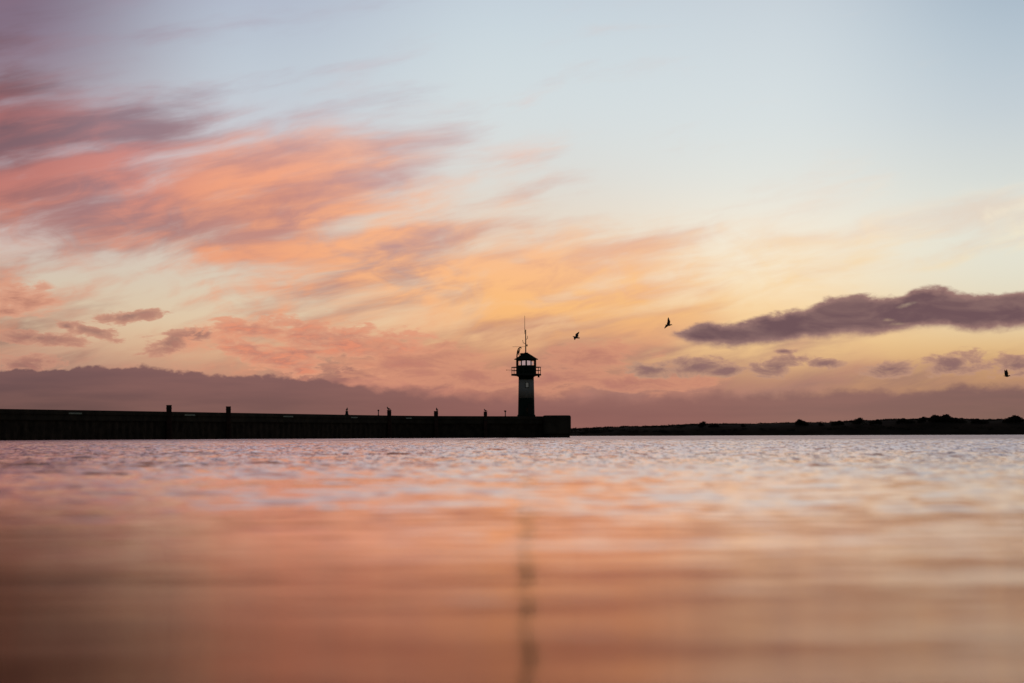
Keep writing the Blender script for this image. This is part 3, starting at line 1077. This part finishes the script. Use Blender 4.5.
def gull_body(bm):
    """body along +Y (head forward), about 0.6 m long"""
    ax, up = Vector((1, 0, 0)), Vector((0, 0, 1))
    prof = [(-.34, .02, .09, .012), (-.27, .01, .075, .02), (-.2, 0, .062, .045), (-.08, -.01, .085, .08), (.04, -.012, .09, .088), (.13, 0, .072, .072),
            (.19, .018, .05, .052), (.235, .03, .052, .053), (.275, .03, .046, .046), (.305, .022, .02, .022), (.345, .012, .012, .014), (.375, .002, .004, .005)]
    loft(bm, [ell((0, y, z), ax, up, rx, rz) for y, z, rx, rz in prof])


def gull_wing(bm, side, a_in, a_out, sweep_in, sweep_out, l_in=.27, l_out=.42):
    """two-segment wing: dihedral angles and forward/back sweep in degrees"""
    pts = [Vector((side * .03, .06, .03))]
    dirs = []
    for L, a, sw in ((l_in, a_in, sweep_in), (l_out, a_out, sweep_out)):
        d = Vector((side * math.cos(R(a)) * math.cos(R(sw)), math.sin(R(sw)), math.sin(R(a)) * math.cos(R(sw))))
        dirs.append(d)
        pts.append(pts[-1] + d * L)
    chord = [.30, .31, .29, .22, .14, .04]
    tt = [0, .5, 1.0, 1.4, 1.75, 2.0]
    rings = []
    for t, c in zip(tt, chord):
        p = pts[0].lerp(pts[1], t) if t <= 1 else pts[1].lerp(pts[2], t - 1)
        d = dirs[0] if t <= .75 else (dirs[1] if t > 1.2 else (dirs[0] + dirs[1]).normalized())
        fw = Vector((0, 1, 0))
        fw = (fw - d * fw.dot(d)).normalized()
        upv = d.cross(fw).normalized()
        rings.append(ell(p - fw * c * .35, fw, upv, c * .5, .02 if t < 1.9 else .01, 10))
    loft(bm, rings)


def fly_gull(px, py, Y, wings, rotm, label, scale=1.0):
    bm = bmesh.new()
    gull_body(bm)
    gull_wing(bm, 1, *wings[0])
    gull_wing(bm, -1, *wings[1])
    o = obj('gull', bm, M['gull'], None, True)
    md = o.modifiers.new('skin_together', 'REMESH')
    md.mode = 'VOXEL'
    md.voxel_size = 0.009
    md.use_smooth_shade = True
    o.location = at(px, py, Y)
    o.rotation_euler = [R(q) for q in rotm]
    o.scale = (scale,) * 3
    tag(o, label, 'gull', 'gulls flying over the harbour')
    return o


# wings: (dihedral inner, dihedral outer, sweep inner, sweep outer)
fly_gull(576.2, 337.4, 260, ((28, 5, 15, -25), (35, 10, 15, -25)), (20, -42, 60), 'smallest flying gull, dark, banking just right of the lighthouse mast', 1.15)
fly_gull(668.6, 325.0, 215, ((70, 88, 5, -20), (-15, -60, 0, -45)), (0, 0, -75), 'flying gull with one wing raised high, just left of the long dark cloud')
fly_gull(1007.0, 376.0, 235, ((62, 74, -5, -20), (58, 74, -5, -20)), (0, 0, -82), 'flying gull with both wings lifted, at the far right edge above the wooded shore')


def stand_gull(P, rz, label, scale=0.8):
    bm = bmesh.new()
    ax = Vector((1, 0, 0))
    # upright bird: tail low behind, neck and head up
    prof = [((0, -.36, .07), .03, .014), ((0, -.28, .09), .06, .03), ((0, -.16, .125), .11, .075), ((0, -.03, .15), .14, .115), ((0, .07, .18), .135, .12),
            ((0, .13, .25), .10, .095), ((0, .155, .32), .07, .07), ((0, .17, .375), .068, .068), ((0, .195, .405), .06, .056), ((0, .25, .40), .026, .026), ((0, .31, .388), .008, .01)]
    cs = [Vector(q[0]) for q in prof]
    rings = []
    for i, (c, rx, rz_) in enumerate(prof):
        t = (cs[min(i + 1, len(cs) - 1)] - cs[max(i - 1, 0)]).normalized()
        rings.append(ell(c, ax, ax.cross(t).normalized(), rx, rz_))
    loft(bm, rings)
    for sx in (-.045, .045):
        tube(bm, [(sx, .02, .14), (sx, .015, .06), (sx, .02, .0)], .018, 8, .014)
        tube(bm, [(sx, .0, .008), (sx, .09, .008)], .014, 6, .016)
    o = obj('gull', bm, M['gull'], None, True)
    md = o.modifiers.new('skin_together', 'REMESH')
    md.mode = 'VOXEL'
    md.voxel_size = 0.008
    md.use_smooth_shade = True
    o.location = P
    o.rotation_euler = (0, 0, rz)
    o.scale = (scale,) * 3
    tag(o, label, 'gull', 'gulls perched along the mole')


stand_gull(tb, R(200), 'gull perched on the cone shaped bollard', 1.25)
stand_gull(t3 + Vector((-.10, 0, 0)), R(75), 'gull standing on the pile beside the thin knobbed post', 1.25)
stand_gull(t4 + Vector((.18, 0, 0)), R(160), 'gull standing at the right edge of its pile, midway along the mole', 1.3)
stand_gull(t5, R(110), 'gull on the narrow pile nearest the lighthouse', 1.1)

# ------------------------------------------------------------------ the far shore
DS = 1500.0
SS = DS / F
skyline = [(480, 431.5), (560, 430), (590, 429), (620, 427.5), (660, 427), (690, 425.2), (720, 425), (780, 424.2), (830, 423), (860, 421.5), (900, 420.2),
           (940, 419.0), (980, 420.6), (1024, 420.5), (1100, 419.5), (1250, 420)]


def hz_row(px):
    return HY + math.tan(-roll) * (px - 512) if False else HY - (px - 512) * math.tan(roll)


def shore_h(px):
    for (a, ya), (b, yb) in zip(skyline, skyline[1:]):
        if a <= px <= b:
            y = ya + (yb - ya) * (px - a) / (b - a)
            return (hz_row(px) - y) * SS + CAM_H
    return 2.0


bm = bmesh.new()
cols = []
npx = 260
for i in range(npx + 1):
    px = 480 + (1250 - 480) * i / npx
    X = (px - 512) / F * DS
    h = shore_h(px)
    col_ = []
    for k, (dy, f) in enumerate(((-18, -.25), (-6, .05), (0, .32), (14, .7), (35, 1.0), (70, 1.12), (130, 1.08), (260, .5), (380, -.2))):
        nz = mnoise.noise((X * .05, dy * .05, 1.3)) * .12 + mnoise.noise((X * .013, dy * .02, 7.0)) * .10
        sc = (DS + dy) / DS
        col_.append(bm.verts.new((X * sc, DS + dy, h * (f + nz * (f > .1)))))
    cols.append(col_)
for a, b in zip(cols, cols[1:]):
    for k in range(len(a) - 1):
        bm.faces.new((a[k], b[k], b[k + 1], a[k + 1]))
hl = obj('headland', bm, M['soil'], None, True)
tag(hl, kind='structure')


def leaf_cloud(bm, c, rad, n, size, rnd, hollow=.55):
    for _ in range(n):
        v = Vector((rnd.gauss(0, 1), rnd.gauss(0, 1), rnd.gauss(0, 1))).normalized() * (hollow + (1 - hollow) * rnd.random())
        p = Vector((c[0] + v.x * rad[0], c[1] + v.y * rad[1], c[2] + v.z * rad[2]))
        a = Vector((rnd.gauss(0, 1), rnd.gauss(0, 1), rnd.gauss(0, 1))).normalized()
        b = a.orthogonal().normalized()
        s_ = size * rnd.uniform(.6, 1.3)
        bm.faces.new([bm.verts.new(p + a * s_), bm.verts.new(p + b * s_ * .6), bm.verts.new(p - a * s_), bm.verts.new(p - b * s_ * .6)])


# scrub covering the headland: nobody could count it
rnd = random.Random(5)
bm = bmesh.new()
for i in range(760):
    px = rnd.uniform(500, 1240)
    h = shore_h(px)
    dy = rnd.uniform(2, 75)
    X = (px - 512) / F * (DS + dy)
    f = .36 + .68 * min(1, dy / 45)
    hgt = min(h * .45, rnd.uniform(.6, 1.7))
    rad = (rnd.uniform(1.6, 5.0), rnd.uniform(1.5, 4.0), hgt * .55)
    leaf_cloud(bm, (X, DS + dy, h * f + hgt * .2), rad, 55, .55, rnd, .3)
sc_ = obj('shrub_cover', bm, M['foliage'])
tag(sc_, 'dark scrub and bushes covering the far low headland', 'scrub', kind='stuff')


def make_tree(seed, lobes):
    rnd = random.Random(seed)
    e = empty('shore_tree', (0, 0, 0))
    bm = bmesh.new()
    tube(bm, [(0, 0, -1.0), (.05, 0, .8), (-.05, .05, 2.0), (.1, 0, 3.2)], .28, 8, .12)
    for a in range(4):
        t = a * 1.7 + seed
        tube(bm, [(0, 0, 1.3), (.7 * math.cos(t), .7 * math.sin(t), 2.2), (1.3 * math.cos(t), 1.3 * math.sin(t), 3.1)], .12, 6, .05)
    obj('trunk', bm, M['bark'], e)
    bm = bmesh.new()
    for c, r_ in lobes:
        leaf_cloud(bm, c, r_, int(150 * r_[0] * r_[2]), .34, rnd, .35)
    obj('crown', bm, M['foliage'], e)
    return e


protos = [
    make_tree(1, [((0, 0, 3.0), (2.2, 1.8, 1.5)), ((-1.4, .3, 2.4), (1.4, 1.2, 1.0)), ((1.5, 0, 2.6), (1.5, 1.3, 1.1)), ((.3, 0, 4.0), (1.2, 1.1, .8))]),
    make_tree(2, [((0, 0, 2.6), (1.7, 1.5, 1.4)), ((-.7, 0, 3.5), (1.1, 1, .9)), ((1.0, .2, 2.2), (1.2, 1, .9))]),
    make_tree(3, [((-1.0, 0, 2.8), (1.8, 1.6, 1.3)), ((1.4, 0, 2.3), (1.9, 1.5, 1.0)), ((3.0, 0, 1.9), (1.2, 1, .7)), ((-2.4, 0, 2.0), (1.3, 1, .8))]),
]
# (column, top row, proto, width factor, label)
trees = [
    (702, 421.2, 1, 1.1, 'round topped tree, leftmost clear bump on the far shore'),
    (714, 423.2, 2, .7, 'low wide bush-like tree just right of the leftmost bump on the far shore'),
    (743, 423.2, 1, .6, 'very small tree on the low stretch of far shore under the row of dark puffs'),
    (800, 419.0, 0, .9, 'dark rounded tree standing clear above the middle of the far shore'),
    (805, 420.6, 1, .9, 'lower tree leaning against the right side of the clear rounded one'),
    (821, 422.0, 1, .7, 'small dip-filling tree on the far shore, between two larger bumps'),
    (838, 420.4, 2, .8, 'wide flat topped tree on the far shore left of the steep round one'),
    (858, 417.4, 1, 1.4, 'steep round tree on the far shore, left end of the taller wooded stretch'),
    (876, 419.2, 2, .8, 'low broad tree beside the steep round one on the far shore'),
    (905, 418.0, 2, 1.3, 'long low tree in the even wooded stretch of the far shore'),
    (922, 416.4, 1, 1.2, 'small crowned tree directly left of the tallest clump on the far shore'),
    (936, 414.6, 0, 1.5, 'left half of the tallest tree clump on the far shore'),
    (945, 414.0, 0, 1.6, 'tallest tree crown on the far shore'),
    (957, 417.6, 2, 1.2, 'sloping tree on the right flank of the tallest clump'),
    (979, 418.4, 2, 1.2, 'low wide tree in the hollow right of the tallest clump'),
    (1008, 416.8, 1, 1.4, 'tree on the left side of the last clump at the right edge'),
    (1016, 415.0, 0, 1.5, 'top tree of the last shore clump, under the rightmost gull'),
    (1060, 417.0, 0, 1.5, None), (1110, 416.0, 2, 1.5, None),
]
used = [False] * 3
for px, py, k, wf, label in trees:
    if label is None:
        continue
    if used[k]:
        e = copy_tree(protos[k])
    else:
        e = protos[k]
        used[k] = True
    Yd = DS + 22
    top = at(px, py, Yd)
    h = shore_h(px)
    base = h * .62
    H0 = (4.8, 4.4, 4.1)[k]
    sz = max(.25, (top.z - base) / H0)
    e.location = (top.x, Yd, base)
    sx = max(sz, wf * SS * 2.0)
    e.scale = (sx * (1 if px % 2 else -1), sx, sz)
    tag(e, label, 'tree', 'trees along the far shore')

# ------------------------------------------------------------------ render settings
scene.view_settings.view_transform = 'Standard'
scene.view_settings.look = 'None'
scene.view_settings.exposure = 0
scene.view_settings.gamma = 1
scene.render.engine = 'CYCLES'
scene.cycles.use_denoising = True
scene.cycles.max_bounces = 6
scene.cycles.caustics_reflective = False
scene.cycles.caustics_refractive = False
